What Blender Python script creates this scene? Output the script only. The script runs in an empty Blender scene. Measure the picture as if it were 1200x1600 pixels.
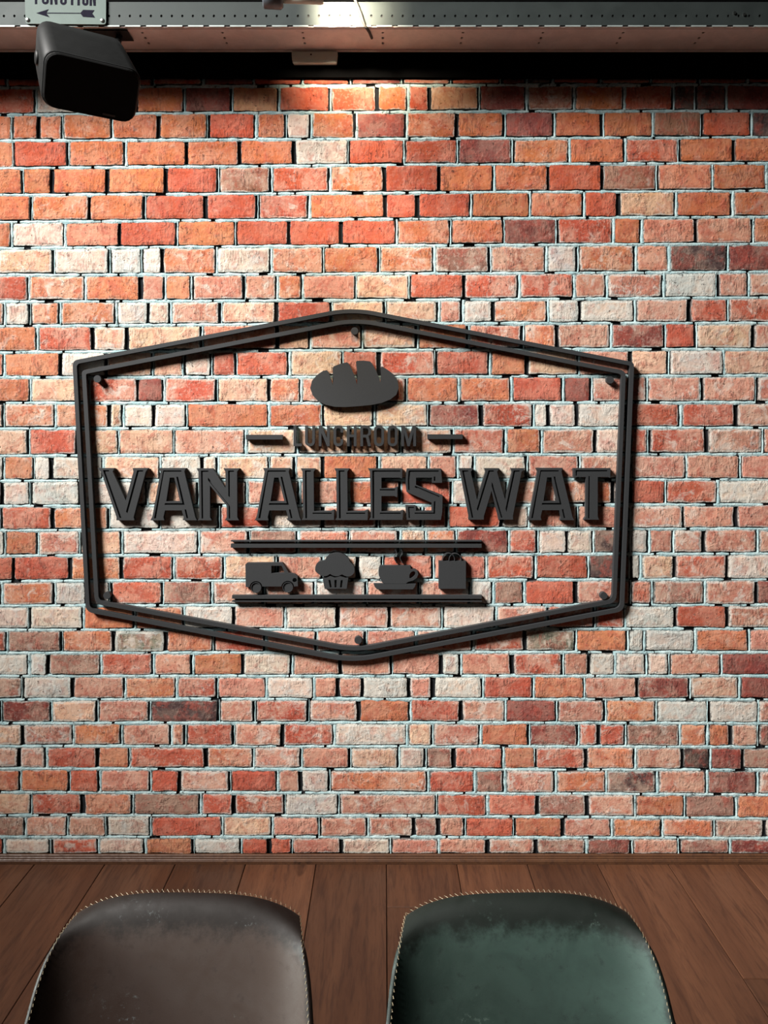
import bpy, bmesh, math, random
from mathutils import Vector, Matrix, Euler

# ------------------------------------------------------------------ camera, world, lights, exposure
S = bpy.context.scene
C = S.collection
CAM_H = 1.55
TP = .105                                   # tangent of the downward pitch
CP = 1 / math.sqrt(1 + TP * TP); SP = TP * CP
D = 2.635                                   # distance of the brick faces
cd = bpy.data.cameras.new('camera')
cam = bpy.data.objects.new('camera', cd); C.objects.link(cam)
cam.location = (0, 0, CAM_H)
cam.rotation_euler = (math.pi / 2 - math.atan(TP), 0, 0)
cd.sensor_fit = 'VERTICAL'; cd.sensor_height = 36; cd.sensor_width = 27
cd.lens = 27; cd.clip_start = .02
S.camera = cam
S.view_settings.view_transform = 'Standard'
S.view_settings.look = 'None'
S.view_settings.gamma = 1
S.view_settings.use_curve_mapping = False
S.view_settings.exposure = 0

W = bpy.data.worlds.new('world'); S.world = W; W.use_nodes = True
W.node_tree.nodes['Background'].inputs[0].default_value = (.75, .92, .90, 1)
W.node_tree.nodes['Background'].inputs[1].default_value = .008


def area(name, loc, target, size, power, col, size_y=None):
    l = bpy.data.lights.new(name, 'AREA'); l.energy = power; l.color = col
    l.shape = 'RECTANGLE'; l.size = size; l.size_y = size_y or size
    o = bpy.data.objects.new(name, l); C.objects.link(o); o.location = loc
    o.rotation_euler = (Vector(target) - Vector(loc)).to_track_quat('-Z', 'Y').to_euler()
    return o


def spot(name, loc, target, power, col, angle, blend, radius):
    l = bpy.data.lights.new(name, 'SPOT'); l.energy = power; l.color = col
    l.spot_size = math.radians(angle); l.spot_blend = blend; l.shadow_soft_size = radius
    o = bpy.data.objects.new(name, l); C.objects.link(o); o.location = loc
    o.rotation_euler = (Vector(target) - Vector(loc)).to_track_quat('-Z', 'Y').to_euler()
    return o


spot('flood_lamp', (-4.4, -.35, 5.75), (.12, D, 1.46), 6500, (1, .97, .93), 41, 1, 1.2)
spot('chair_fill', (-1.6, -.6, 2.6), (.03, 1.12, .84), 150, (1, .97, .92), 26, 1, .15)  # added spot with no visible source, brightens the chair backs
spot('accent_lamp', (-.05, 1.2, 3.7), (-.11, D, 2.06), 150, (1, .80, .56), 20, 1, .05)
area('side_fill', (-2.7, .72, 1.25), (.25, 1.08, .74), .6, 11, (.88, 1, .96), .9).data.spread = math.radians(36)  # added unseen fill from the left, lights the right wings of the chairs

# ------------------------------------------------------------------ helpers


def ray(x, y):
    u = (x - 600) / 1200; v = (y - 800) / 1200
    return Vector((u, CP - v * SP, -SP - v * CP))


def at(x, y, Y):                            # photo pixel -> point on the vertical plane at distance Y
    r = ray(x, y)
    return Vector((0, 0, CAM_H)) + r * (Y / r.y)


def on_floor(x, y, z=0):
    r = ray(x, y)
    return Vector((0, 0, CAM_H)) + r * ((z - CAM_H) / r.z)


def tag(o, label=None, cat=None, group=None, kind=None):
    if label: o['label'] = label
    if cat: o['category'] = cat
    if group: o['group'] = group
    if kind: o['kind'] = kind
    return o


def link(name, me, mat=None, parent=None):
    o = bpy.data.objects.new(name, me); C.objects.link(o)
    if mat is not None and len(me.materials) == 0: me.materials.append(mat)
    if parent is not None: o.parent = parent
    return o


def mesh(name, verts, faces, mat=None, parent=None, smooth=False, centre=True):
    vs = [Vector(v) for v in verts]
    c = Vector((0, 0, 0))
    if centre:
        lo = Vector([min(v[i] for v in vs) for i in range(3)]); hi = Vector([max(v[i] for v in vs) for i in range(3)])
        c = (lo + hi) / 2
    if parent is not None: pass
    me = bpy.data.meshes.new(name)
    me.from_pydata([v - c for v in vs], [], faces); me.update()
    if smooth:
        for p in me.polygons: p.use_smooth = True
    o = link(name, me, mat, parent)
    off = Vector((0, 0, 0))
    q = parent
    while q is not None:
        off += q.location; q = q.parent
    o.location = c - off
    return o


def empty(name, loc):
    o = bpy.data.objects.new(name, None); C.objects.link(o); o.location = loc; o.empty_display_size = .05
    return o


class MB:
    def __init__(s): s.v = []; s.f = []
    def add(s, v, f):
        n = len(s.v); s.v += [tuple(q) for q in v]; s.f += [tuple(i + n for i in t) for t in f]
    def box(s, lo, hi):
        a, b = lo, hi
        v = [(x, y, z) for z in (a[2], b[2]) for y in (a[1], b[1]) for x in (a[0], b[0])]
        s.add(v, [(0, 2, 3, 1), (4, 5, 7, 6), (0, 1, 5, 4), (2, 6, 7, 3), (0, 4, 6, 2), (1, 3, 7, 5)])
    def tube(s, pts, r, n=8, caps=True):
        pts = [Vector(p) for p in pts]; rings = []
        up = Vector((0, 0, 1))
        for i, p in enumerate(pts):
            t = (pts[min(i + 1, len(pts) - 1)] - pts[max(i - 1, 0)]).normalized()
            a = t.cross(up)
            if a.length < 1e-3: a = t.cross(Vector((1, 0, 0)))
            a.normalize(); b = a.cross(t)
            rr = r[i] if isinstance(r, (list, tuple)) else r
            rings.append([p + (a * math.cos(2 * math.pi * k / n) + b * math.sin(2 * math.pi * k / n)) * rr for k in range(n)])
        base = len(s.v)
        for q in rings: s.v += [tuple(w) for w in q]
        for i in range(len(pts) - 1):
            for k in range(n):
                s.f.append((base + i * n + k, base + i * n + (k + 1) % n, base + (i + 1) * n + (k + 1) % n, base + (i + 1) * n + k))
        if caps:
            s.f.append(tuple(base + k for k in reversed(range(n))))
            s.f.append(tuple(base + (len(pts) - 1) * n + k for k in range(n)))
    def build(s, name, mat=None, parent=None, smooth=False, bevel=0):
        o = mesh(name, s.v, s.f, mat, parent, smooth)
        if bevel:
            m = o.modifiers.new('bevel', 'BEVEL'); m.width = bevel; m.segments = 2; m.limit_method = 'ANGLE'
        return o


def plate_data(layers, tmp='tmp'):
    """layers: list of (loops, yfront, yback); loops are lists of (X, Z); returns verts and faces"""
    V, F = [], []
    for loops, y0, y1 in layers:
        cu = bpy.data.curves.new(tmp, 'CURVE'); cu.dimensions = '2D'; cu.fill_mode = 'BOTH'
        cu.extrude = (y1 - y0) / 2
        for lp in loops:
            sp = cu.splines.new('POLY'); sp.points.add(len(lp) - 1); sp.use_cyclic_u = True
            for i, (x, z) in enumerate(lp): sp.points[i].co = (x, z, 0, 1)
        o = bpy.data.objects.new(tmp, cu)
        me = o.to_mesh()
        n = len(V); ym = (y0 + y1) / 2
        V += [(v.co.x, ym - v.co.z, v.co.y) for v in me.vertices]
        F += [tuple(i + n for i in p.vertices) for p in me.polygons]
        o.to_mesh_clear(); bpy.data.objects.remove(o); bpy.data.curves.remove(cu)
    return V, F


def px_loop(loop, Y):
    r = []
    for x, y in loop:
        p = at(x, y, Y); r.append((p.x, p.z))
    return r


def circ(x, y, r, n=20, a0=0, a1=2 * math.pi):
    full = abs(a1 - a0 - 2 * math.pi) < 1e-6
    return [(x + r * math.cos(a0 + (a1 - a0) * k / (n if full else n - 1)), y + r * math.sin(a0 + (a1 - a0) * k / (n if full else n - 1))) for k in range(n)]


def fillet(pts, rad, n=8):
    """round the corners of a closed polygon; rad gives the tangent length for every corner"""
    out = []; N = len(pts)
    for i in range(N):
        p0 = Vector(pts[i - 1]); p = Vector(pts[i]); p1 = Vector(pts[(i + 1) % N])
        t = rad[i] if isinstance(rad, (list, tuple)) else rad
        a = p + (p0 - p).normalized() * t; b = p + (p1 - p).normalized() * t
        for k in range(n + 1):
            u = k / n
            q = a * (1 - u) ** 2 + p * 2 * u * (1 - u) + b * u * u
            out.append((q.x, q.y))
    return out


def smooth_loop(pts, n=4):
    """closed Catmull-Rom"""
    out = []; N = len(pts)
    for i in range(N):
        p0, p1, p2, p3 = [Vector(pts[(i + k) % N]) for k in (-1, 0, 1, 2)]
        for k in range(n):
            t = k / n
            q = .5 * ((2 * p1) + (p2 - p0) * t + (2 * p0 - 5 * p1 + 4 * p2 - p3) * t * t + (3 * p1 - p0 - 3 * p2 + p3) * t ** 3)
            out.append((q.x, q.y))
    return out


# ------------------------------------------------------------------ materials


class Mat:
    def __init__(s, name, rough=.6, col=(.5, .5, .5), metal=0, spec=.5):
        s.m = bpy.data.materials.new(name); s.m.use_nodes = True
        s.nt = s.m.node_tree; s.b = s.nt.nodes['Principled BSDF']
        s.b.inputs['Base Color'].default_value = (*col, 1); s.b.inputs['Roughness'].default_value = rough
        s.b.inputs['Metallic'].default_value = metal; s.b.inputs['Specular IOR Level'].default_value = spec
    def n(s, t, **k):
        q = s.nt.nodes.new(t)
        for a, b in k.items(): setattr(q, a, b)
        return q
    def l(s, a, b): s.nt.links.new(a, b)
    def val(s, node, inp, v):
        if hasattr(v, 'is_output') or isinstance(v, bpy.types.NodeSocket): s.l(v, node.inputs[inp])
        else: node.inputs[inp].default_value = v
    def pos(s, scale=(1, 1, 1), obj=False, add=None):
        if obj: src = s.n('ShaderNodeTexCoord').outputs['Object']
        else: src = s.n('ShaderNodeNewGeometry').outputs['Position']
        if add is not None:
            a = s.n('ShaderNodeVectorMath', operation='ADD'); s.l(src, a.inputs[0]); s.l(add, a.inputs[1]); src = a.outputs[0]
        m = s.n('ShaderNodeVectorMath', operation='MULTIPLY'); s.l(src, m.inputs[0]); m.inputs[1].default_value = scale
        return m.outputs[0]
    def noise(s, vec, scale, detail=4, rough=.55, dist=0):
        q = s.n('ShaderNodeTexNoise'); s.l(vec, q.inputs['Vector'])
        q.inputs['Scale'].default_value = scale; q.inputs['Detail'].default_value = detail
        q.inputs['Roughness'].default_value = rough; q.inputs['Distortion'].default_value = dist
        return q.outputs['Fac']
    def math(s, op, a, b=0, clamp=False):
        q = s.n('ShaderNodeMath', operation=op); q.use_clamp = clamp
        s.val(q, 0, a); s.val(q, 1, b); return q.outputs[0]
    def ramp(s, v, a, b, lo=0, hi=1):
        q = s.n('ShaderNodeMapRange'); q.interpolation_type = 'SMOOTHSTEP'
        s.val(q, 'Value', v); q.inputs['From Min'].default_value = a; q.inputs['From Max'].default_value = b
        q.inputs['To Min'].default_value = lo; q.inputs['To Max'].default_value = hi
        return q.outputs['Result']
    def mix(s, f, a, b, mode='MIX'):
        q = s.n('ShaderNodeMix', data_type='RGBA', blend_type=mode)
        s.val(q, 0, f); 
        for i, v in ((6, a), (7, b)):
            if isinstance(v, bpy.types.NodeSocket): s.l(v, q.inputs[i])
            else: q.inputs[i].default_value = (*v, 1)
        return q.outputs[2]
    def color(s, v): s.l(v, s.b.inputs['Base Color'])
    def bump(s, h, strength=.4, dist=.002):
        q = s.n('ShaderNodeBump'); q.inputs['Strength'].default_value = strength; q.inputs['Distance'].default_value = dist
        s.l(h, q.inputs['Height']); s.l(q.outputs[0], s.b.inputs['Normal'])


def mat_brick():
    m = Mat('brick_clay', .85, spec=.2)
    tint = m.n('ShaderNodeAttribute', attribute_name='tint').outputs['Color']
    edge = m.n('ShaderNodeAttribute', attribute_name='edge').outputs['Fac']
    wear = m.n('ShaderNodeAttribute', attribute_name='wear').outputs['Fac']
    P = m.pos()
    big = m.noise(P, 11, 3, .5); mid = m.noise(P, 34, 6, .62); fine = m.noise(P, 130, 5, .6)
    streak = m.noise(m.pos((1, 1, .28)), 150, 4, .6)
    # hue drift inside each brick
    patchy = m.ramp(m.noise(P, 16, 4, .6, .5), .46, .62)
    pw = m.ramp(wear, .08, .6, .25, 1)
    c = m.mix(m.math('MULTIPLY', m.ramp(big, .42, .56), pw), tint, m.mix(.5, tint, (.70, .48, .36)), 'MIX')
    c = m.mix(m.ramp(m.noise(m.pos((1, 1, .8)), 21, 4, .6, .8), .53, .62, 0, .75), c, m.mix(.5, tint, (.40, .075, .05)))
    c = m.mix(m.ramp(mid, .48, .62, 0, .6), c, m.mix(.55, c, (.42, .085, .06)))
    c = m.mix(m.math('MULTIPLY', m.ramp(streak, .48, .64, 0, .8), m.math('ADD', m.math('MULTIPLY', patchy, .85), .15)), c, m.mix(.62, c, (.08, .035, .03)))
    c = m.mix(m.math('MULTIPLY', m.ramp(fine, .5, .66, 0, .5), pw), c, m.mix(.6, c, (.74, .58, .47)))
    # pale lime smears at the edges and in blotches
    e = m.math('ADD', m.math('MULTIPLY', edge, .42), m.math('MULTIPLY', mid, .9))
    e = m.math('ADD', e, m.math('MULTIPLY', m.math('SUBTRACT', wear, .5), .55))
    lime = m.ramp(e, .60, .80)
    c = m.mix(m.math('MULTIPLY', lime, .8), c, m.mix(.25, (.60, .66, .62), tint))
    b2 = m.ramp(m.math('ADD', m.noise(m.pos(add=None), 19, 5, .65, .6), m.math('MULTIPLY', wear, .16)), .62, .74)
    c = m.mix(m.math('MULTIPLY', b2, m.math('MULTIPLY', pw, .62)), c, (.68, .62, .54))
    # pits and dark crumbs
    pit = m.ramp(m.noise(P, 95, 4, .75), .62, .70)
    c = m.mix(m.math('MULTIPLY', pit, .8), c, (.035, .025, .022))
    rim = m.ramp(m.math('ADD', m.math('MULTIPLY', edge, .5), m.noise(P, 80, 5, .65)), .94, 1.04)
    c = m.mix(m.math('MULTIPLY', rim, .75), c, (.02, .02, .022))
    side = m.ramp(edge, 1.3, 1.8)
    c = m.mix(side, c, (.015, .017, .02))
    m.color(c)
    h = m.math('ADD', m.math('MULTIPLY', streak, m.math('ADD', m.math('MULTIPLY', patchy, .55), .2)), m.math('SUBTRACT', m.math('MULTIPLY', mid, .8), m.math('MULTIPLY', pit, .5)))
    m.bump(h, .8, .005)
    return m.m


def mat_mortar():
    m = Mat('lime_mortar', .9, spec=.1)
    P = m.pos()
    a = m.noise(P, 30, 5, .6); f = m.noise(P, 160, 4, .6)
    c = m.mix(m.ramp(a, .35, .65), (.36, .53, .55), (.56, .70, .70))
    c = m.mix(m.ramp(f, .52, .7, 0, .5), c, (.16, .21, .22))
    c = m.mix(m.ramp(m.noise(P, 45, 6, .7), .58, .68, 0, .9), c, (.02, .025, .03))
    m.color(c); m.bump(m.math('ADD', a, f), .6, .003)
    return m.m


def mat_wood(name, a, b, dark, rough=.42):
    m = Mat(name, rough, spec=.35)
    rnd = m.n('ShaderNodeObjectInfo').outputs['Random']
    k = m.n('ShaderNodeCombineXYZ'); m.l(m.math('MULTIPLY', rnd, 37.0), k.inputs[0]); m.l(m.math('MULTIPLY', rnd, 11.0), k.inputs[2])
    P = m.pos((1, .09, 1), add=k.outputs[0])
    P2 = m.pos((1, .3, 1), add=k.outputs[0])
    g = m.noise(P, 60, 8, .62, .7); br = m.noise(P, 9, 4, .55, 1.2); fine = m.noise(P, 260, 4, .6)
    c = m.mix(m.ramp(br, .3, .7), a, b)
    c = m.mix(m.ramp(g, .46, .7, 0, .7), c, dark)
    c = m.mix(m.ramp(fine, .5, .7, 0, .35), c, dark)
    c = m.mix(m.ramp(m.noise(P2, 8.5, 3, .5, .8), .68, .76, 0, .75), c, (dark[0] * .35, dark[1] * .4, dark[2] * .5))
    hs = m.n('ShaderNodeHueSaturation'); m.l(c, hs.inputs['Color']); m.l(m.ramp(rnd, 0, 1, .72, 1.25), hs.inputs['Value'])
    m.color(hs.outputs[0]); m.bump(m.math('ADD', g, fine), .12, .001)
    m.l(m.ramp(g, .3, .7, rough - .06, rough + .12), m.b.inputs['Roughness'])
    return m.m


def mat_leather(name, base, worn, scuff):
    m = Mat(name, .6, spec=.28)
    P = m.pos(obj=True)
    a = m.noise(P, 9, 5, .6, .4); b = m.noise(P, 55, 6, .7)
    c = m.mix(m.ramp(a, .35, .68), base, worn)
    c = m.mix(m.ramp(b, .55, .72, 0, .5), c, (base[0] * .45, base[1] * .4, base[2] * .4))
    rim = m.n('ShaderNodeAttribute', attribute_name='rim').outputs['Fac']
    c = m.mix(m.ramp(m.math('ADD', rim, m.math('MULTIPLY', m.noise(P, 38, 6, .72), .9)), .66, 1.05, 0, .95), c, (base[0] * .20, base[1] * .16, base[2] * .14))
    sc = m.math('MULTIPLY', m.ramp(m.noise(P, 120, 5, .75), .55, .68), m.ramp(m.noise(P, 13, 2, .5), .6, .7))
    c = m.mix(m.math('MULTIPLY', sc, .7), c, scuff)
    m.color(c)
    m.bump(m.math('ADD', m.noise(P, 420, 3, .6), b), .18, .0008)
    m.l(m.ramp(b, .3, .7, .52, .7), m.b.inputs['Roughness'])
    return m.m


def mat_steel(name, col, rough=.38, metal=1):
    m = Mat(name, rough, col, metal)
    P = m.pos((1, 1, 1)); v = m.noise(P, 14, 6, .7, .5); sp = m.noise(P, 90, 3, .6)
    c = m.mix(m.ramp(v, .35, .65), tuple(x * .86 for x in col), col)
    c = m.mix(m.ramp(sp, .55, .7, 0, .3), c, tuple(x * .8 for x in col))
    m.color(c); m.l(m.ramp(v, .3, .7, rough - .04, rough + .06), m.b.inputs['Roughness'])
    return m.m


def mat_sign():
    m = Mat('dark_sign_foam', .62, (.045, .047, .049), spec=.35)
    P = m.pos(); a = m.noise(P, 500, 3, .6)
    m.color(m.mix(m.ramp(a, .3, .7), (.029, .031, .033), (.037, .039, .041)))
    m.bump(a, .08, .0004)
    return m.m


def mat_plain(name, col, rough=.5, metal=0, spec=.5, var=.15, scale=60):
    m = Mat(name, rough, col, metal, spec)
    a = m.noise(m.pos(), scale, 4, .6)
    m.color(m.mix(m.ramp(a, .3, .7), tuple(x * (1 - var) for x in col), tuple(min(1, x * (1 + var)) for x in col)))
    return m.m


M = dict(
    brick=mat_brick(), mortar=mat_mortar(),
    joint=mat_plain('dark_joint', (.02, .022, .025), .9, spec=.1),
    floor=mat_wood('brown_floor_wood', (.070, .028, .014), (.100, .042, .021), (.034, .013, .007)),
    base=mat_wood('baseboard_wood', (.085, .037, .018), (.11, .049, .024), (.05, .02, .010), .45),
    gap=mat_plain('floor_gap', (.02, .012, .008), .9, spec=.1),
    sign=mat_sign(),
    black=mat_plain('black_paint', (.003, .003, .0032), .9, spec=.03),
    ceiling=mat_plain('black_ceiling', (.02, .02, .022), .9, spec=.1),
    steel=mat_steel('galvanised_steel', (.046, .058, .056), .6, .3),
    bend=mat_steel('steel_bend_highlight', (.50, .56, .54), .45, .3),
    channel_dark=mat_plain('channel_shade_dark', (.02, .02, .02), .8),
    flange=mat_steel('steel_flange', (.80, .73, .70), .72, .55),  # pinkish colour stands in for brick reflected in the underside
    cab=mat_plain('speaker_cabinet', (.009, .0095, .0095), .5, spec=.3),
    grille=mat_plain('speaker_grille', (.004, .004, .004), .75, spec=.15),
    badge=mat_plain('speaker_badge', (.05, .05, .05), .4),
    enamel=mat_plain('white_enamel', (.17, .215, .198), .25, var=.04, scale=20),
    ink=mat_plain('dark_ink', (.012, .011, .022), .85, spec=.08),
    screw=mat_steel('screw_steel', (.6, .62, .6), .3),
    plastic=mat_plain('white_plastic', (.70, .76, .67), .45, var=.03),
    lampgrey=mat_plain('lamp_grey', (.12, .14, .16), .45),
    cable=mat_plain('grey_cable', (.045, .042, .038), .6),
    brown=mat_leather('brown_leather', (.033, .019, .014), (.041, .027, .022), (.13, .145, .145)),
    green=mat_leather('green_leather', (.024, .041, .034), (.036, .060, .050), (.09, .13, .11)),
    thread=mat_plain('tan_thread', (.20, .15, .09), .7),
    leg=mat_plain('chair_leg_metal', (.015, .015, .015), .45),
)

# ------------------------------------------------------------------ brick wall
random.seed(4)
T = [ # row boundaries in the photo: left edge, middle, right edge
(120, 121, 120), (136, 132.5, 131), (178.5, 174, 172.5), (219, 216, 213.5), (262, 257, 254), (304, 300.5, 297), (346, 341.5, 338),
(387, 383, 380), (429, 427, 424), (470.5, 468, 464), (509, 505, 504), (550, 546, 545), (589, 588, 586), (629, 629, 628),
(669, 668, 668), (711.5, 710, 709), (751, 749, 749), (790.5, 789, 788), (828.5, 826, 826), (868, 866, 865), (908, 906, 905),
(946, 945, 945), (984, 983, 982), (1020, 1019, 1019), (1056, 1056, 1056), (1093, 1092, 1093), (1130, 1129, 1130),
(1166, 1166, 1167), (1201, 1202, 1203), (1238, 1239, 1242), (1274, 1275, 1279), (1308, 1308, 1310), (1336, 1336, 1336)]
ROWS = '''-65r 10r 86r 162r 239r 316d 396r 472r 547d 628r 705r 783d 823k 863r 938r 1017r 1093r 1168r 1245
-15r 56p 135o 212o 288d 362y 436r 516r 590o 637r 671y 748d 823b 897o 975r 1052k 1087k 1135d 1215
-55o 19o 60o 97o 175o 248o 325r 400o 446p 486o 556d 635o 714o 788d 866o 942o 1020b 1096r 1175k 1250
-60o 21r 107o 196o 291o 374o 460p 545r 631r 716d 802o 890o 977r 1061o 1147o 1230
-50o 35o 81o 167o 259r 341b 424r 515o 600r 685o 772o 857r 941b 1027s 1113o 1198o 1280
-40o 49o 140o 226r 321r 402r 483o 602r 652r 736o 828o 912r 967y 1056o 1145o 1230
-60o 17p 101s 187r 276o 369r 451r 533r 619o 704o 787d 871r 959o 1003s 1087s 1177o 1260
-5y 84p 171g 222p 254o 338p 424o 505o 592o 678b 766s 854g 903o 993s 1046k 1137d 1220
-45r 44o 133o 220s 258o 300s 382s 433o 472s 556y 640r 725r 811r 897s 948s 1037g 1121s 1170s 1250
-40o 7p 46o 93o 181g 231p 266s 345y 431r 518y 601y 685s 723p 770o 856g 906p 992s 1077r 1137r 1220
-40o 58r 144y 198y 315o 433y 485s 566y 652o 732r 817o 870s 955d 1039r 1088y 1177s 1260
-60r 6o 95p 165y 238y 287p 330r 369r 452y 535r 592r 681r 765o 824y 904s 985y 1045p 1131y 1220
-40o 47y 138r 215d 256r 339y 421o 470s 545r 635o 717o 799r 880d 924s 1011s 1096s 1182s 1265
-40o 5o 86o 170y 192p 240p 291o 420o 504y 585y 670d 752r 834p 856p 901p 980r 1064r 1150s 1240
-40y 45r 120y 185y 272s 384y 464y 546y 626y 708r 790o 846s 930p 984r 1014r 1104s 1193s 1270
-30p 5o 52p 80p 161y 250p 315p 340y 420y 461y 505o 592y 669s 715p 741p 824s 906s 985s 1072s 1157s 1240
-40p 2p 48g 125p 230y 310y 385s 468s 545o 626r 706p 794s 870o 957s 985r 1040r 1122p 1210
-30o 0r 82o 170g 250p 342r 422p 505s 590p 660r 700r 784p 826s 902s 985s 1067s 1150s 1235
-30p 7o 59s 125y 190p 310s 389b 466r 545s 625y 665o 712d 795r 840p 886p 927k 985p 1014s 1052s 1100s 1184s 1260
-30r 21r 109o 189r 271r 350y 432s 505y 559p 597r 677s 759r 837r 919k 985p 1001y 1055r 1136p 1220
-40p 2o 85g 135p 172r 254b 331s 412s 492p 572s 655s 735g 771b 819r 900s 985r 1019b 1101s 1182d 1260
-40p 45p 130o 210o 287p 365s 445p 527s 609s 692p 775s 855r 930r 977g 1055r 1136s 1220
-60r 11b 96o 178m 259o 334r 415s 495s 572s 650s 740r 820m 900o 981g 1007g 1086o 1171s 1250
-40p 45g 75b 157r 239s 301o 379p 456s 532s 612s 689g 720s 800r 880s 920p 961p 1010p 1045s 1127d 1210
-40b 35g 113s 195o 276r 339s 416p 490s 528s 566g 639s 677p 754r 834o 913s 995d 1078y 1156d 1240
-60s 1d 80y 152s 234k 342s 397r 482s 560o 641r 720s 790d 870s 946o 1025g 1107p 1185s 1265
-40y 36s 114o 190s 268o 290r 365s 442r 522p 636y 676s 751o 827d 904r 935r 978b 1062o 1106o 1142s 1185b 1260
-40s 29s 72r 152o 202r 321o 396s 471s 547y 623p 665b 709r 787o 837r 916o 993s 1067k 1110d 1161b 1240
-40o 31o 108r 156s 235r 281s 359r 434s 470p 515o 669r 742b 789s 868o 947k 1027s 1105d 1184s 1265
-40y 48r 129o 207b 313r 366r 445g 529s 682r 761r 840b 918s 992o 1070b 1150o 1230
-40b 39s 105s 166p 235r 347y 425s 500s 575s 647b 685s 726r 804o 880s 956o 1035o 1116b 1195s 1270
-60r 6p 80r 154p 227o 302g 377r 421r 456s 534p 610s 685s 762s 838b 916d 987s 1062b 1141d 1220'''.split('\n')
TINT = dict(o=(.56, .22, .115), r=(.50, .125, .078), d=(.22, .06, .05), k=(.075, .048, .045), p=(.66, .53, .44), g=(.50, .50, .46),
            m=(.17, .18, .13), y=(.68, .44, .29), s=(.56, .28, .21), b=(.30, .165, .125))
WEAR = dict(o=.35, r=.35, d=.25, k=.3, p=.8, g=.95, m=.6, y=.5, s=.5, b=.4)


def yrow(i, x):
    a, b, c = T[i]
    u = (x - 600) / 600
    return b + (c - a) / 2 * u + ((a + c) / 2 - b) * u * u if abs(u) <= 1 else (a + (b - a) * .2 * (u + 1) if u < 0 else c + (c - b) * .3 * (u - 1))


bricks = []                                # (row, x0, x1, tone, extension?)
joints = []
for r, line in enumerate(ROWS):
    it = line.split(); xs = [int(''.join(ch for ch in t if ch in '-0123456789')) for t in it]
    tones = [t[-1] if t[-1].isalpha() else 's' for t in it]
    row = [(xs[i], xs[i + 1], tones[i], False) for i in range(len(xs) - 1)]
    x = xs[0]
    while x > -620:
        w = random.choice((72, 78, 84, 50)); row.insert(0, (x - w, x, random.choice('oorsbp'), True)); x -= w
    x = xs[-1]
    while x < 1820:
        w = random.choice((72, 78, 84, 50)); row.append((x, x + w, random.choice('oorsbp'), True)); x += w
    for a, b, t, e in row: bricks.append((r, a, b, t, e))
    joints.append([q[0] for q in row] + [row[-1][1]])


def brick_geo(r, x0, x1, tone):
    """front outline irregular, edges rounded, front face proud of the mortar"""
    j = random.uniform
    l = x0 + j(1.8, 3.4); rr = x1 - j(2.2, 4.0)
    tl, tr = yrow(r, l) + j(1.9, 3.3), yrow(r, rr) + j(1.9, 3.3)
    bl, br = yrow(r + 1, l) - j(1.6, 3.0), yrow(r + 1, rr) - j(1.6, 3.0)
    pts = []
    nl = 5
    def side(a, b, n, amp):
        for k in range(n):
            t = k / n
            p = (a[0] + (b[0] - a[0]) * t, a[1] + (b[1] - a[1]) * t)
            pts.append((p[0] + j(-amp, amp), p[1] + j(-amp, amp)))
    c = 1.6
    loop = [((l + c, tl), (rr - c, tr), 4), ((rr, tr + c), (rr, br - c), 2), ((rr - c, br), (l + c, bl), 4), ((l, bl - c), (l, tl + c), 2)]
    for a, b, n in loop:
        side(a, b, n, .95)
        pts.append((b[0] + j(-.5, .5), b[1] + j(-.5, .5)))
    n = len(pts)
    cx = (l + rr) / 2; cy = (tl + bl + tr + br) / 4
    proud = random.uniform(-.0012, .0012)
    tx, ty = random.uniform(-.0012, .0012), random.uniform(-.0010, .0010)
    def P(p, y, inset):
        dx, dy = p[0] - cx, p[1] - cy
        kx = max(0, 1 - inset / max(8, (rr - l) / 2)); ky = max(0, 1 - inset / max(8, (bl - tl) / 2))
        q = (cx + dx * kx, cy + dy * ky)
        w = at(q[0], q[1], D); w.y = y; return w
    v = []; e = []
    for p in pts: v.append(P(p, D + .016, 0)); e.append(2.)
    for p in pts:
        sx = (p[0] - cx) / (rr - l) * 2; sy = (p[1] - cy) / 20
        v.append(P(p, D + proud + .0012 + tx * sx + ty * sy + random.uniform(-.0004, .0008), .4)); e.append(1.)
    for p in pts:
        sx = (p[0] - cx) / (rr - l) * 2; sy = (p[1] - cy) / 20
        v.append(P(p, D + proud + tx * sx * .7 + ty * sy * .7, 5.0)); e.append(0.)
    f = []
    for a in (0, 1):
        for k in range(n):
            k2 = (k + 1) % n
            f.append((a * n + k, a * n + k2, a * n + n + k2, a * n + n + k)[::-1])
    f.append(tuple(2 * n + k for k in reversed(range(n))))
    # make outward orientation consistent: loop runs clockwise seen from the camera
    f = [tuple(reversed(q)) for q in f]
    base = TINT[tone]
    if r < 9 and tone in 'orysb':             # the upper courses are deeper and redder
        g = min(1, (9 - r) / 5)
        base = (base[0] * (1 - .04 * g), base[1] * (1 - .22 * g), base[2] * (1 - .38 * g))
    k = random.uniform(.84, 1.16); h = random.uniform(-.04, .04)
    if tone in 'ors': base = (base[0], base[1] * .92, base[2] * .86)
    tint = (base[0] * k, max(.01, base[1] * k * (1 + h * 2)), max(.01, base[2] * k * (1 + h)))
    wear = min(1, max(0, WEAR[tone] - (.18 if r < 7 else 0) + random.uniform(-.22, .22)))
    return v, f, e, tint, wear


def set_attrs(me, e, tints, wears):
    a = me.attributes.new('edge', 'FLOAT', 'POINT'); a.data.foreach_set('value', e)
    a = me.attributes.new('wear', 'FLOAT', 'POINT'); a.data.foreach_set('value', wears)
    a = me.attributes.new('tint', 'FLOAT_COLOR', 'POINT')
    a.data.foreach_set('color', [q for t in tints for q in (*t, 1)])


zt = at(600, 119, D).z; z0 = 0
wall = MB(); wall.box((-3.0, D + .009, -.02), (3.0, D + .16, 3.6))
wall = wall.build('wall_back', M['joint']); tag(wall, 'brick wall behind the sign', kind='structure')


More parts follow.
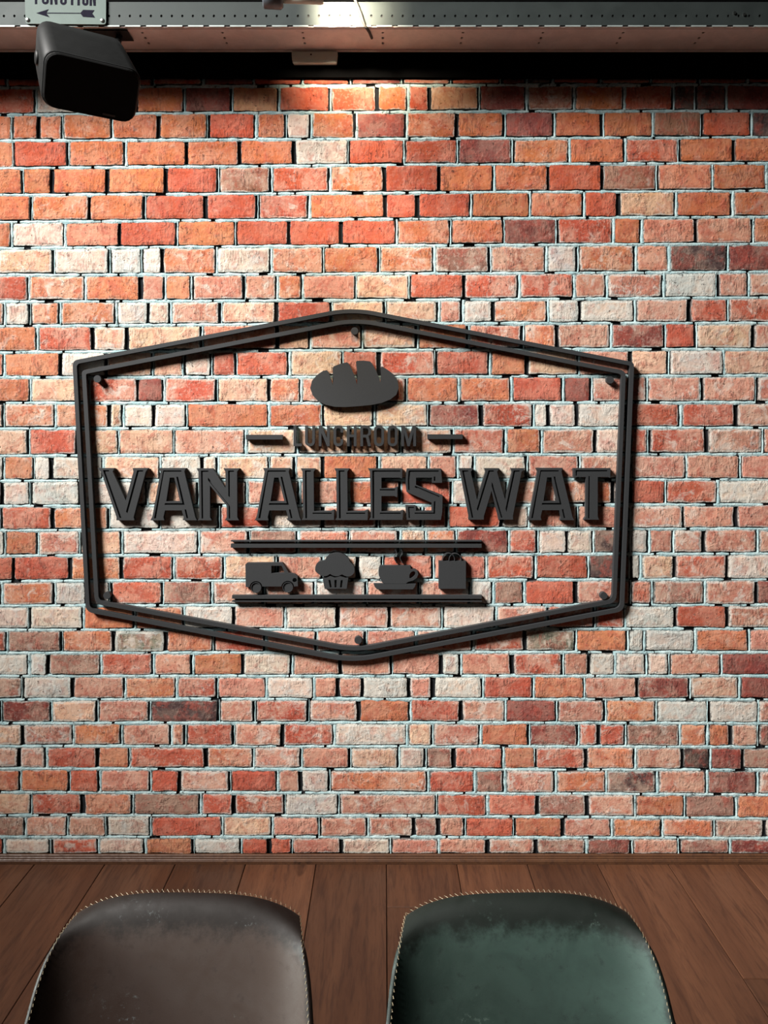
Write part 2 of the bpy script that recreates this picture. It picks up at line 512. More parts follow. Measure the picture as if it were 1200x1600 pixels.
def px_area(r, a, b):
    if r == 0: h = 13
    else: h = T[r + 1][1] - T[r][1]
    w = max(0, min(1200, b) - max(0, a))
    return w * h


order = sorted([i for i, q in enumerate(bricks) if not q[4]], key=lambda i: -px_area(*bricks[i][:3]))
single = set(order[:300])
RV, RF, RE, RT, RW = [], [], [], [], []
for i, (r, a, b, t, e) in enumerate(bricks):
    v, f, ed, tint, wear = brick_geo(r, a, b, t)
    if i in single:
        o = mesh('brick', v, f, M['brick'], wall)
        set_attrs(o.data, ed, [tint] * len(v), [wear] * len(v))
    else:
        n = len(RV); RV += v; RF += [tuple(k + n for k in q) for q in f]; RE += ed; RT += [tint] * len(v); RW += [wear] * len(v)
o = mesh('brick_field', RV, RF, M['brick'], wall); set_attrs(o.data, RE, RT, RW); tag(o, kind='stuff')

# mortar beads: pale strips lying in the joints, leaving dark crevices under the bricks
mv = MB()
J = random.uniform


def strip(cent, half, depth):
    """cent: list of pixel points, half: list of (up/left, down/right) offsets as pixel vectors"""
    n = len(cent); fr = []; bk = []
    for (x, y), (ax, ay), (bx, by) in [(c, h[0], h[1]) for c, h in zip(cent, half)]:
        p = at(x + ax, y + ay, D); q = at(x + bx, y + by, D)
        d = depth + J(-.0012, .0012)
        p.y = q.y = D + d
        m_ = (p + q) / 2; m_.y = D + d - .0015
        fr.append((p, m_, q))
    vs = []
    for p, m_, q in fr:
        pb = p.copy(); pb.y = D + .012; qb = q.copy(); qb.y = D + .012
        vs += [pb, p, m_, q, qb]
    fs = []
    for i in range(n - 1):
        for k in range(4):
            fs.append((i * 5 + k, (i + 1) * 5 + k, (i + 1) * 5 + k + 1, i * 5 + k + 1)[::-1])
    mv.add(vs, fs)


for r in range(1, len(T) - 1):
    x = -620
    while x < 1820:
        L = J(20, 170); cs = []; hs = []
        xx = x
        while xx < x + L:
            w = J(.7, 1.3)
            y = yrow(r, xx) + J(.5, .9)
            cs.append((xx, y)); hs.append(((0, -2.3 * w + J(-.5, .6)), (0, 3.0 * w + J(-.3, .5)))); xx += J(6, 11)
        if len(cs) > 1:
            hs[0] = ((0, -1.3), (0, 1.9)); hs[-1] = ((0, -1.3), (0, 1.9))
            strip(cs, hs, .0030)
        x = xx - 5 + (J(-3, 1) if random.random() < .80 else J(5, 14))
for r, xs in enumerate(joints):
    for x in xs:
        y0, y1 = yrow(r, x) + 1, yrow(r + 1, x) - 1
        q = random.random()
        if q < .22 or y1 - y0 < 12: 
            if y1 - y0 >= 12: continue
        wide = J(3.0, 5.4) if q > .5 else J(1.6, 2.6)
        off = J(.6, 1.8) if q > .3 else J(-1.8, -.6)
        cs = []; hs = []; n = 6
        for k in range(n):
            cs.append((x + off + J(-.5, .5), y0 + (y1 - y0) * k / (n - 1)))
            w = wide * J(.6, 1.2) / 2
            hs.append(((w, 0), (-w, 0)))
        strip(cs, hs, .0030)
o = mv.build('mortar', M['mortar'], wall); tag(o, kind='stuff')

# black painted fascia above the bricks
b = MB(); zf = at(600, 120.5, D - .012).z
b.box((-3.0, D - .012, zf), (3.0, D + .0085, 4.2))
tag(b.build('trim_1', M['black']), 'black painted band above the bricks', kind='structure')

# ------------------------------------------------------------------ floor, baseboard, ceiling
b = MB(); b.box((-3.0, -1.6, -.06), (3.0, D + .02, -.018))
floor = b.build('floor', M['gap']); tag(floor, 'brown wood plank floor', kind='structure')
PW = .2535; PL = 1.45
pm = {}


def plank_mesh(L):
    k = round(L, 3)
    if k not in pm:
        g = .0011; w = PW / 2 - g; l = L / 2 - g; bv = .0016
        v = [(-w, -l, -.018), (w, -l, -.018), (w, l, -.018), (-w, l, -.018), (-w, -l, -bv), (w, -l, -bv), (w, l, -bv), (-w, l, -bv),
             (-w + bv, -l + bv, 0), (w - bv, -l + bv, 0), (w - bv, l - bv, 0), (-w + bv, l - bv, 0)]
        f = [(3, 2, 1, 0), (8, 9, 10, 11)]
        for a in (0, 4):
            for q in range(4): f.append((a + q, a + (q + 1) % 4, a + 4 + (q + 1) % 4, a + 4 + q))
        me = bpy.data.meshes.new('plank'); me.from_pydata(v, [], f); me.update(); me.materials.append(M['floor']); pm[k] = me
    return pm[k]


EJ = {0: 2.367, 4: 2.036, -1: 1.72, 1: 1.55, 2: 1.30, 3: 1.66, -2: 1.38, -3: 1.92, -4: 1.60, 5: 1.48}
yend = D - .004
for k in range(-11, 11):
    x = .009 + PW * (k + .5)
    cut = EJ.get(k, 1.2 + (k * .37) % 1.0)
    segs = [(cut, yend)]
    y = cut
    while y > -1.5:
        segs.append((max(y - PL, -1.55), y)); y -= PL
    for a, c in segs:
        o = link('plank', plank_mesh(c - a), None, floor)
        o.location = Vector((x, (a + c) / 2, 0)) - floor.location
# moulded baseboard: profile in (depth from wall, height)
prof = [(0, 0), (.0165, 0), (.0165, .010), (.0150, .0118), (.0150, .0135), (.0120, .0165), (.0120, .0200), (.0095, .0225), (.0095, .0265), (.0070, .0290), (0, .0290)]
hs_ = 29 / 30
n = len(prof); v = []
for x in (-3.0, 3.0):
    for d, z in prof: v.append((x, D - .0035 - d, z * 1.12 + .0003))
f = [(i, (i + 1) % n, n + (i + 1) % n, n + i) for i in range(n)] + [tuple(range(n))[::-1], tuple(range(n, 2 * n))]
o = mesh('baseboard_back', v, f, M['base']); tag(o, 'thin moulded brown wooden baseboard', kind='structure')
b = MB(); b.box((-5.8, -2.6, 6.6), (4.0, D + .16, 6.66)); tag(b.build('ceiling', M['ceiling']), 'high black ceiling', kind='structure')

# ------------------------------------------------------------------ raised sign pieces
TH = .0195
YF = D - TH                                 # front faces of the sign
YB = D - .0012


def piece(name, loops, label, cat, group=None, grooves=None, parent=None, yf=None, yb=None, mat=None):
    yf = YF if yf is None else yf; yb = YB if yb is None else yb
    lw = [px_loop(l, yf) for l in loops]
    if grooves:
        gw = [px_loop(l, yf) for l in grooves]
        V, F = plate_data([(lw + gw, yf, yf + .0055), (lw, yf + .0055, yb)])
    else:
        V, F = plate_data([(lw, yf, yb)])
    o = mesh(name, V, F, mat or M['sign'], parent)
    if label: tag(o, label, cat, group)
    return o


def sh(pts, ox, oy): return [(x + ox, y + oy) for x, y in pts]


# the two hexagon outlines
def hexagon(outer, width, tl, name, label):
    cx = sum(p[0] for p in outer) / 6; cy = sum(p[1] for p in outer) / 6
    def inset(poly, w):
        res = []; N = len(poly)
        for i in range(N):
            p0, p, p1 = [Vector(poly[(i + k) % N]) for k in (-1, 0, 1)]
            d0 = (p - p0).normalized(); d1 = (p1 - p).normalized()
            n0 = Vector((-d0.y, d0.x)); n1 = Vector((-d1.y, d1.x))
            bis = (n0 + n1).normalized(); res.append(tuple(p + bis * (w / bis.dot(n0))))
        return res
    inn = inset(outer, width)
    r1 = tl; r2 = [max(2, t - width * .5) for t in tl]
    return piece(name, [fillet(outer, r1, 10), fillet(inn, r2, 10)], label, 'sign border', 'hexagon outlines of the sign')


HX1 = [(113, 563.5), (550, 479.6), (991, 566), (975, 954.8), (550, 1036), (134, 956)]
HX2 = [(127.5, 578.9), (556, 496.0), (978, 579.5), (963, 941.5), (555, 1019.5), (148, 943.5)]
hexagon(HX1, 6.3, [9, 38, 7, 12, 36, 12], 'hexagon_border', 'outer black hexagon outline of the wall sign, the larger of the two')
hexagon(HX2, 6.4, [6, 36, 9, 12, 34, 12], 'hexagon_border', 'inner black hexagon outline of the wall sign, nested inside the larger one')

for (x, y, where) in ((152, 592, 'in the upper left corner of the hexagon'), (554, 517, 'under the top point of the hexagon'), (953.5, 593.5, 'in the upper right corner of the hexagon'),
                      (943.5, 931, 'in the lower right corner of the hexagon'), (559.5, 1000.5, 'above the bottom point of the hexagon'), (167, 930.5, 'in the lower left corner of the hexagon')):
    piece('round_peg', [circ(x, y, 5.7, 20)], 'small round black peg ' + where, 'peg', 'round pegs inside the hexagon')

# big letters with an engraved inline
A_out = [(18, 11.5), (60, 11.5), (57.8, 16.8), (75, 88), (77.5, 93), (55.5, 93), (57, 88), (54, 77.5), (27.7, 77.5), (25.2, 88), (26.5, 93), (4.8, 93), (8, 87.5), (20.6, 17)]
A_hole = [(35.3, 26.2), (42.2, 26.2), (51.2, 63.3), (29.6, 63.3)]
A_g = [[(25, 15), (53.5, 15), (53.5, 17), (26.2, 17.2), (13.6, 90), (10.6, 90)],
       [(45.4, 25), (48.2, 25), (58.6, 69), (27, 69), (27.6, 66.2), (55, 66.2)],
       [(58.3, 76), (60.9, 76), (64.2, 89.8), (61.4, 89.8)]]
L_out = [(5, 12), (28.5, 12), (25, 17), (25.5, 78.5), (51.5, 78.5), (57.2, 76.2), (56.8, 92.5), (6.3, 92.5), (8.6, 88), (7.5, 17)]
L_g = [[(11.5, 15), (20.8, 15), (20.8, 17), (14, 17.2), (14.8, 90), (12.1, 90)], [(23.5, 81), (53, 81), (53, 83), (23.5, 83)]]
LET = []
LET.append(('letter_v', (150, 720), [[(2, 11.5), (28.5, 11.5), (26, 16.8), (46.4, 62), (58.5, 16.8), (57, 11.5), (81.5, 11.5), (77.6, 16.8), (58.6, 88), (60, 93), (31.8, 93), (32, 88), (7.8, 16.8)]],
            [[(10.8, 14.6), (20.4, 14.6), (20.4, 16.6), (14.6, 16.8), (40, 89.5), (37, 89.5)], [(64.3, 14.8), (74, 14.8), (73.6, 16.8), (66.8, 17), (49.2, 82), (46.8, 79.5)]],
            'big dark grey block letter V, the first letter of the large name'))
LET.append(('letter_a', (230, 720), [A_out, A_hole], A_g, 'big dark grey block letter A between the V and the N'))
LET.append(('letter_n', (295, 720), [[(12, 12), (37, 12), (57.2, 42.5), (57.2, 17), (54, 12), (79, 12), (75.3, 17), (75.6, 88), (78.3, 93), (56.3, 93), (59.2, 88), (59, 70), (33, 38.5), (33, 88), (35.8, 93), (14, 93), (16.4, 88), (15, 17)]],
            [[(19, 15.3), (30.5, 15.3), (30.5, 17.2), (21.6, 17.4), (22.4, 90.3), (20, 90.3)], [(30, 26), (64.2, 67.3), (64.6, 90.3), (62.4, 90.3), (62.2, 69.6), (30, 30.5)], [(61.4, 15.3), (70.5, 15.3), (70.5, 17.2), (63.9, 17.4), (64.1, 57), (61.8, 55)]],
            'big dark grey block letter N, last of the first word of the name'))
LET.append(('letter_a', (393, 720), [A_out, A_hole], A_g, 'big dark grey block letter A that starts the middle word of the name'))
LET.append(('letter_l', (465, 720), [L_out], L_g, 'big dark grey block letter L directly right of the middle word\'s A'))
LET.append(('letter_l', (517.6, 720), [L_out], L_g, 'big dark grey block letter L directly left of the E'))
LET.append(('letter_e', (560, 720), [[(15, 12), (68.7, 12), (68.2, 28), (64, 26.3), (36, 26.3), (36, 42.8), (56, 42.8), (61.2, 40.2), (60.6, 57), (56, 55), (36, 55), (36, 78.8), (64.3, 78.8), (70, 76.8), (69, 92.3), (16.8, 92.3), (19.2, 88), (18, 17)]],
            [[(21.6, 15), (65.5, 15), (65.5, 17), (24.8, 17.2), (24.6, 90), (22.2, 90)], [(33.5, 44.3), (57, 44.3), (57, 46.3), (33.5, 46.3)], [(33.5, 81), (66, 81), (66, 83), (33.5, 83)]],
            'big dark grey block letter E between the second L and the S'))
LET.append(('letter_s', (560, 720), [[(75.6, 12.2), (129, 12.2), (130.8, 34.3), (115, 34.3), (115, 26.3), (90, 26.3), (90, 37.5), (131.5, 53.8), (131, 80), (128.8, 92.3), (75.6, 92.3), (73.3, 69.5), (89.5, 69.5), (89.8, 78.3), (114.5, 78.3), (114.5, 65.5), (75.3, 48.7), (73.8, 35), (74.2, 20)]],
            [[(79.3, 15), (125.5, 15), (125.5, 17), (81, 17.4), (79.6, 30), (80, 46), (77.8, 45.4), (77.2, 30), (78.2, 17)], [(117.8, 24.6), (120.2, 24.6), (120.2, 31.4), (117.8, 31.4)],
             [(88.6, 38.8), (127, 55.2), (126.3, 57.6), (88, 41.4)], [(118, 63.6), (120.4, 63.1), (119.8, 82.9), (88, 82.9), (88, 81), (117.4, 81)], [(77.5, 71.9), (87, 71.9), (87, 73.8), (79.6, 74), (80.5, 89.5), (78.6, 89.5)]],
            'big dark grey block letter S, last of the middle word of the name'))
LET.append(('letter_w', (710, 720), [[(6.5, 11.7), (29.8, 11.7), (25.5, 17.3), (35.5, 61), (48.5, 17.3), (47, 11.7), (70.4, 11.7), (66.6, 17.3), (79.3, 61), (90, 17.3), (88.3, 11.7), (110.5, 11.7), (105, 17.3), (91.3, 86.5), (91.8, 91.9), (69, 91.9), (68.3, 86.5), (58, 46.8), (46, 86.5), (45.8, 91.9), (22, 91.9), (22.3, 86), (9.2, 17.6)]],
            [[(11.9, 15), (21.6, 15), (21.6, 16.9), (15.3, 17.1), (30, 89), (27.2, 89)], [(53.2, 15), (62, 15), (61.6, 16.9), (55.6, 17.1), (37, 78.5), (34.9, 75.5)], [(58.4, 33.2), (60.2, 36.5), (75.5, 89), (73, 89), (58.2, 39)], [(92.6, 15), (102.5, 15), (102, 16.9), (95.2, 17.1), (81.7, 80), (79.8, 75)]],
            'big dark grey block letter W that starts the last word of the name'))
LET.append(('letter_a', (819.5, 719.7), [A_out, A_hole], A_g, 'big dark grey block letter A between the W and the T'))
LET.append(('letter_t', (810, 720), [[(86, 11.5), (144, 11.5), (143.5, 26.8), (140, 25.3), (124, 25.3), (124, 87), (126, 92), (102.5, 92), (105.5, 87), (105.5, 25.3), (92, 25.3), (86.5, 27.3)]],
            [[(89.3, 14.5), (139, 14.5), (139, 16.5), (92.2, 16.8), (91.5, 23.2), (89.5, 23.8)], [(109.6, 24), (111.8, 24), (111.3, 89.8), (108.8, 89.8)]],
            'big dark grey block letter T, the last letter of the large name'))
for nm, (ox, oy), loops, gr, lab in LET:
    piece('letter', [sh(l, ox, oy) for l in loops], lab, 'letter', 'big letters of the name', [sh(l, ox, oy) for l in gr])


# condensed letters drawn from strokes
def arc(cx, cy, rx, ry, a0, a1, n=6):
    return [(cx + rx * math.cos(math.radians(a0 + (a1 - a0) * k / n)), cy + ry * math.sin(math.radians(a0 + (a1 - a0) * k / n))) for k in range(n + 1)]


def rrect(x0, y0, x1, y1, r):
    return arc(x1 - r, y0 + r, r, r, -90, 0) + arc(x1 - r, y1 - r, r, r, 0, 90) + arc(x0 + r, y1 - r, r, r, 90, 180) + arc(x0 + r, y0 + r, r, r, 180, 270)


def glyph(ch, w, h, s):
    R = min(w * .46, h * .3); q = max(.3, R - s)
    if ch == 'L': return [[(0, 0), (s, 0), (s, h - s), (w, h - s), (w, h), (0, h)]]
    if ch == 'I': return [[(0, 0), (s, 0), (s, h), (0, h)]]
    if ch == 'T': m = (w - s) / 2; return [[(0, 0), (w, 0), (w, s), (m + s, s), (m + s, h), (m, h), (m, s), (0, s)]]
    if ch == 'F': return [[(0, 0), (w, 0), (w, s), (s, s), (s, h * .43), (w * .88, h * .43), (w * .88, h * .43 + s), (s, h * .43 + s), (s, h), (0, h)]]
    if ch == 'U': return [[(0, 0), (s, 0)] + [(s, h - s - q)] + arc(s + q, h - s - q, q, q, 180, 90) + arc(w - s - q, h - s - q, q, q, 90, 0) + [(w - s, 0), (w, 0)] + arc(w - R, h - R, R, R, 0, 90) + arc(R, h - R, R, R, 90, 180)]
    if ch == 'N': return [[(0, 0), (s * 1.05, 0), (w - s, h * .60), (w - s, 0), (w, 0), (w, h), (w - s * 1.0, h), (s, h * .36), (s, h), (0, h)]]
    if ch == 'H': m = h * .5 - s / 2; return [[(0, 0), (s, 0), (s, m), (w - s, m), (w - s, 0), (w, 0), (w, h), (w - s, h), (w - s, m + s), (s, m + s), (s, h), (0, h)]]
    if ch == 'O': return [rrect(0, 0, w, h, R), rrect(s, s, w - s, h - s, q)]
    if ch == 'C': return [[(w, h * .34)] + arc(w - R, R, R, R, 0, -90) + arc(R, R, R, R, 270, 180) + arc(R, h - R, R, R, 180, 90) + arc(w - R, h - R, R, R, 90, 0) + [(w, h * .66), (w - s, h * .66)]
                          + arc(w - s - q, h - s - q, q, q, 0, 90) + arc(s + q, h - s - q, q, q, 90, 180) + arc(s + q, s + q, q, q, 180, 270) + arc(w - s - q, s + q, q, q, -90, 0) + [(w - s, h * .34)]]
    if ch == 'R':
        k = h * .52
        return [[(0, 0)] + arc(w - R, R, R, R, -90, 0) + arc(w - R, k - R * .6, R, R * .6, 0, 60) + [(w, h), (w - s * 1.08, h), (w * .52, k + s * .45), (s, k + s * .45), (s, h), (0, h)],
                [(s, s)] + arc(w - s - q, s + q, q, q, -90, 0) + arc(w - s - q, k - s * .6 - q, q, q, 0, 90) + [(s, k - s * .6)]]
    if ch == 'M': return [[(0, 0), (s * 1.25, 0), (w / 2, h * .66), (w - s * 1.25, 0), (w, 0), (w, h), (w - s, h), (w - s, h * .34), (w / 2 + s * .42, h), (w / 2 - s * .42, h), (s, h * .34), (s, h), (0, h)]]


SM = [('L', 458.6, 471.5, 'first of its row'), ('U', 476.5, 492, 'between the L and the N'), ('N', 498, 515, 'between the U and the C'), ('C', 521, 536.2, 'between the N and the H'),
      ('H', 542, 557, 'between the C and the R'), ('R', 563, 579.6, 'between the H and the first O'), ('O', 584.2, 600, 'directly right of the R'), ('O', 605.6, 621.2, 'directly left of the M'), ('M', 627, 650, 'last of its row')]
for ch, a, c, wh in SM:
    piece('letter', [sh(l, a, 664.8) for l in glyph(ch, c - a, 32.4, 4.2)], 'small condensed dark letter %s under the bread loaf, %s' % (ch, wh), 'letter', 'small letters under the loaf')
piece('dash_bar', [[(384, 679.3), (441.5, 679.3), (441.5, 686.6), (384, 686.6)]], 'short dark dash bar left of the small lettering', 'bar', 'dashes beside the small lettering')
piece('dash_bar', [[(668, 678.6), (723, 678.6), (723, 686), (668, 686)]], 'short dark dash bar right of the small lettering', 'bar', 'dashes beside the small lettering')

# loaf
loaf = [(104, 440), (112, 405), (135, 378), (165, 358), (182, 355), (192, 368), (200, 395), (209, 424), (213, 400), (210, 372), (209, 345), (215, 337), (245, 325), (275, 318), (283, 322), (300, 352), (314, 390), (323, 422), (326, 385), (322, 350),
        (318, 318), (323, 311), (355, 310), (385, 314), (395, 325), (415, 362), (427, 392), (433, 410), (436, 380), (434, 345), (439, 337), (465, 352), (495, 375), (514, 405), (519, 438), (508, 470), (480, 492), (440, 508), (390, 518), (330, 524), (270, 528), (220, 527), (175, 517), (140, 500), (115, 472)]
piece('bread_loaf', [[(x / 3 + 450, y / 3 + 460) for x, y in loaf]], 'dark cut-out bread loaf with three slashes above the small lettering', 'sign icon', 'icons of the sign')


def k5(pts, ox): return [(x / 5 + ox, y / 5 + 820) for x, y in pts]


# delivery van
body = [(217, 312), (228, 298), (506, 296), (530, 334), (556, 375), (605, 387), (624, 402), (627, 480), (597, 482)] + circ(548, 488, 50, 14, 0, -math.pi)[1:-1] + [(498, 482), (350, 482)] + circ(300, 490, 50, 14, 0, -math.pi)[1:-1] + [(250, 487), (219, 487)]
vc = at(424, 902, YF)
van = empty('delivery_van', (vc.x, YB, at(424, 925, YF).z))
tag(van, 'dark cut-out delivery van on the left of the icon row', 'sign icon', 'icons of the sign')
piece('van_body', [k5(body, 340), k5([(420, 320), (500, 320), (526, 378), (420, 378)], 340), k5(circ(602, 432, 17, 14), 340)], None, None, parent=van)
for wx, wy in ((300, 490), (548, 488)):
    w = piece('wheel', [k5(circ(wx, wy, 36, 22), 340)], None, None, parent=van, yf=YF + .003)
    piece('wheel_rim', [k5(circ(wx, wy, 41, 22), 340), k5(circ(wx, wy, 36.5, 22), 340)], None, None, parent=w)
# cupcake
cc = at(526, 900, YF)
cup = empty('cupcake', (cc.x, YB, at(526, 925, YF).z)); tag(cup, 'dark cut-out cupcake beside the delivery van', 'sign icon', 'icons of the sign')
piece('frosting', [k5(smooth_loop([(761, 348), (768, 315), (790, 290), (820, 281), (838, 276), (852, 252), (880, 231), (918, 220), (955, 221), (992, 236), (1020, 262), (1034, 290), (1057, 315), (1070, 345), (1066, 375), (1045, 397), (1015, 405), (988, 396), (970, 388), (945, 400), (918, 401), (893, 393), (878, 384), (855, 398), (825, 402), (790, 386), (768, 366)], 3), 340)], None, None, parent=cup)
piece('paper_case', [k5([(820, 414), (850, 415), (880, 401), (915, 414), (960, 402), (1000, 416), (1021, 412), (1008, 500), (835, 500)], 340), k5([(865, 430), (881, 430), (891, 490), (877, 490)], 340), k5([(912, 430), (930, 430), (928, 490), (914, 490)], 340), k5([(962, 432), (978, 432), (970, 490), (956, 490)], 340)], None, None, parent=cup)
# coffee cup
cc = at(620, 900, YF)
cof = empty('coffee_cup', (cc.x, YB, at(620, 921, YF).z)); tag(cof, 'dark cut-out steaming coffee cup on a saucer', 'sign icon', 'icons of the sign')
piece('cup_bowl', [k5([(168, 319), (405, 319), (410, 346), (437, 346), (460, 358), (468, 385), (456, 415), (428, 435), (388, 446), (370, 459), (205, 459), (188, 452), (172, 425), (160, 395), (157, 360), (161, 335)], 560), k5(smooth_loop([(399, 412), (400, 388), (416, 367), (436, 363), (445, 377), (439, 396), (424, 410), (408, 418)], 3), 560)], None, None, parent=cof)
piece('saucer', [k5([(119, 461), (449, 461), (441, 484), (425, 504), (145, 504), (128, 485)], 560)], None, None, parent=cof)


def ribbon(pts, w):
    a = []; b2 = []
    for i, p in enumerate(pts):
        p0 = Vector(pts[max(0, i - 1)]); p1 = Vector(pts[min(len(pts) - 1, i + 1)]); d = (p1 - p0).normalized(); nn = Vector((-d.y, d.x)) * w / 2
        a.append(tuple(Vector(p) + nn)); b2.append(tuple(Vector(p) - nn))
    return a + b2[::-1]


for ox in (0, 46):
    line = [(288 + ox + 9 * math.sin(k / 14 * 2 * math.pi * 1.25), 196 + k / 14 * 106) for k in range(15)]
    piece('steam_wisp', [k5(ribbon(line, 4.6), 560)], None, None, parent=cof)
# shopping bag
cc = at(707, 900, YF)
bag = empty('paper_bag', (cc.x, YB, at(707, 920, YF).z)); tag(bag, 'dark cut-out shopping bag with two looped handles', 'sign icon', 'icons of the sign')
piece('bag_body', [k5([(628, 283), (840, 283), (840, 500), (628, 500)], 560)], None, None, parent=bag)
for x0, x1, pk in ((658, 752, 222), (708, 803, 224)):
    line = [(x0 + (x1 - x0) * (.5 - .5 * math.cos(math.pi * k / 14)), 284 - (284 - pk) * math.sin(math.pi * k / 14) ** .8) for k in range(15)]
    piece('bag_handle', [k5(ribbon(line, 4.4), 560)], None, None, parent=bag)
# shelf rules above and below the icons
piece('rule_bar', [[(360.5, 850), (752.5, 850), (752.5, 855.8), (360.5, 855.8)]], 'thick dark rule bar above the icon row', 'bar', 'rule bars around the icons')
piece('rule_bar', [[(360.5, 844.4), (752.5, 844.4), (752.5, 846.2), (360.5, 846.2)]], 'thin dark rule line along the top of the upper bar', 'bar', 'rule bars around the icons')
piece('rule_bar', [[(362.5, 930.4), (752.8, 930.4), (752.8, 935.6), (362.5, 935.6)]], 'thick dark rule bar below the icon row', 'bar', 'rule bars around the icons')
piece('rule_bar', [[(362.5, 938.8), (752.8, 938.8), (752.8, 940.4), (362.5, 940.4)]], 'thin dark rule line along the bottom of the lower bar', 'bar', 'rule bars around the icons')

# ------------------------------------------------------------------ steel beam
YN, YR = 2.4545, 2.605
zb = at(600, 41.5, YN).z; ztop = at(600, 4.5, YN).z
bx = empty('steel_beam', (0, (YN + YR) / 2, zb))
tag(bx, 'perforated galvanised steel channel running across the wall above the bricks', 'beam')
pitch = .02972 * YN / 2.309
zh = at(600, 25, YN).z
outer = [(-2.9, ztop), (-2.9, zb)]
x = -2.88; notch = .0594 * YN / 2.309; x0n = at(551.5, 42, YN).x
k = int((-2.85 - x0n) / notch)
while x0n + k * notch < 2.85:
    c = x0n + k * notch
    outer += [(c - .0085, zb), (c - .0085, zb + .0035), (c + .0085, zb + .0035), (c + .0085, zb)]; k += 1
outer += [(2.9, zb), (2.9, ztop)]
holes = []
xh = at(449, 25, YN).x
for k in range(-70, 100):
    c = xh + k * pitch
    if -2.8 < c < 2.8: holes.append([(c + .0036 * math.cos(a * math.pi / 4), zh + .0042 * math.sin(a * math.pi / 4)) for a in range(8)])
V, F = plate_data([([outer] + holes, YN, YN + .0025)])
mesh('web', V, F, M['steel'], bx)
# bottom flange with groups of three holes, drawn in plan and turned flat
fl = [(-2.9, YN + .003), (2.9, YN + .003), (2.9, YR), (-2.9, YR)]
fh = []
for k in range(-12, 14):
    c = at(598, 60, 2.53).x + k * .2307 * YN / 2.309
    for yy in (.035, .068, .100):
        fh.append([(c + .0042 * math.cos(a * math.pi / 4), YN + yy + .0060 * math.sin(a * math.pi / 4)) for a in range(8)])
V, F = plate_data([([fl] + fh, 0, .0025)])
V = [(x, z, zb + y) for x, y, z in V]      # plan coordinate becomes depth
F = [tuple(reversed(f)) for f in F]
mesh('bottom_flange', V, F, M['flange'], bx)
b = MB()
b.box((-2.9, YR - .012, zb - .003), (2.9, YR, zb)); b.box((-2.9, YN + .012, zb - .0012), (2.9, YN + .030, zb))
b.build('flange_lip', M['flange'], bx)
b = MB()                                  # rolled bend between the slots, its caught light painted as pale steel
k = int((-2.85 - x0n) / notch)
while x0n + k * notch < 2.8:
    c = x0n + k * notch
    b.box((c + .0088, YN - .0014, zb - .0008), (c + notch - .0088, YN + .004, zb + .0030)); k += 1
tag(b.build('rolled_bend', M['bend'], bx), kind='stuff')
b = MB(); b.box((-2.9, YN + .0028, zb + .0028), (2.9, YR - .004, ztop - .002)); b.build('channel_shade', M['channel_dark'], bx)  # dark fill standing in for shade inside the hollow channel
b = MB(); b.box((-2.9, YN, ztop), (2.9, YR, ztop + .0025)); b.build('top_flange', M['steel'], bx)
for px_, py_ in ((1147.5, 20.5), (1162.5, 23)):
    p = at(px_, py_, YN); b = MB(); b.tube([(p.x, YN - .003, p.z), (p.x, YN + .001, p.z)], .0045, 10); b.build('rivet', M['screw'], bx)
# threaded hanger rods that carry the channel from the ceiling
for hx in (-1.9, 1.9):
    b = MB(); b.tube([(hx, 2.53, ztop + .002), (hx, 2.53, 6.6)], .005, 8); b.build('hanger_rod', M['screw'], bx)

# ------------------------------------------------------------------ enamel arrow sign
YS = YN - .006
p0 = at(39, 37, YS); p1 = at(165.5, 38, YS)
sg = empty('enamel_sign', ((p0.x + p1.x) / 2, YS, p0.z)); tag(sg, 'white enamel sign with dark lettering and an arrow, fixed to the steel beam', 'sign')
def rs(loop):
    return px_loop(loop, YS)
top = -62
V, F = plate_data([([rs(fillet([(37, top), (166, top), (165.5, 38), (40, 37)], 4, 5))], YS, YS + .0045)])
mesh('plate', V, F, M['enamel'], sg)
L_ = []
arrow = [(57, 20.5), (76, 14.5), (72.5, 19.8), (126, 20.2), (130, 15.4), (147.5, 16), (144, 20.8), (148.5, 27.5), (129.5, 26.2), (126, 21.3), (72.5, 21), (77.5, 27)]
V, F = plate_data([([rs(arrow)], YS - .0006, YS + .0002)]); mesh('arrow', V, F, M['ink'], sg)
V = []; F = []
word = 'FUNCTION'; xs = [54.5, 65.5, 78.5, 94, 106.5, 121, 128.5, 140]; ws = [8.5, 10.5, 11, 10, 12, 3.6, 9.5, 9.5]
for ch, x, w in zip(word, xs, ws):
    yb_ = 6.2 + (x - 54) / 95 * 3.0
    v, f = plate_data([([rs(sh(l, x, yb_ - 34)) for l in glyph(ch, w, 34, 3.4)], YS - .0006, YS + .0002)])
    n = len(V); V += v; F += [tuple(i + n for i in q) for q in f]
mesh('lettering', V, F, M['ink'], sg)
for sx, sy in ((43.5, 31), (160, 32)):
    p = at(sx, sy, YS); b = MB(); b.tube([(p.x, YS - .003, p.z), (p.x, YS - .0015, p.z), (p.x, YS + .001, p.z)], [.004, .0062, .0066], 12); b.build('screw', M['screw'], sg, True)

# ------------------------------------------------------------------ loudspeaker
SW, SH, SD, SB = .26, .154, .221, .871
rot = Euler((.78, -.002, .548), 'XYZ').to_matrix()
sc_ = Vector((-.825, 2.282, 2.513))
sc_ = sc_ + (sc_ - Vector((0, 0, CAM_H))) * -.10   # placed along the sight line, well in front of the beam
kS = .90
spk = empty('loudspeaker', sc_); tag(spk, 'black box loudspeaker tilted down at the top left under the white arrow sign', 'speaker')


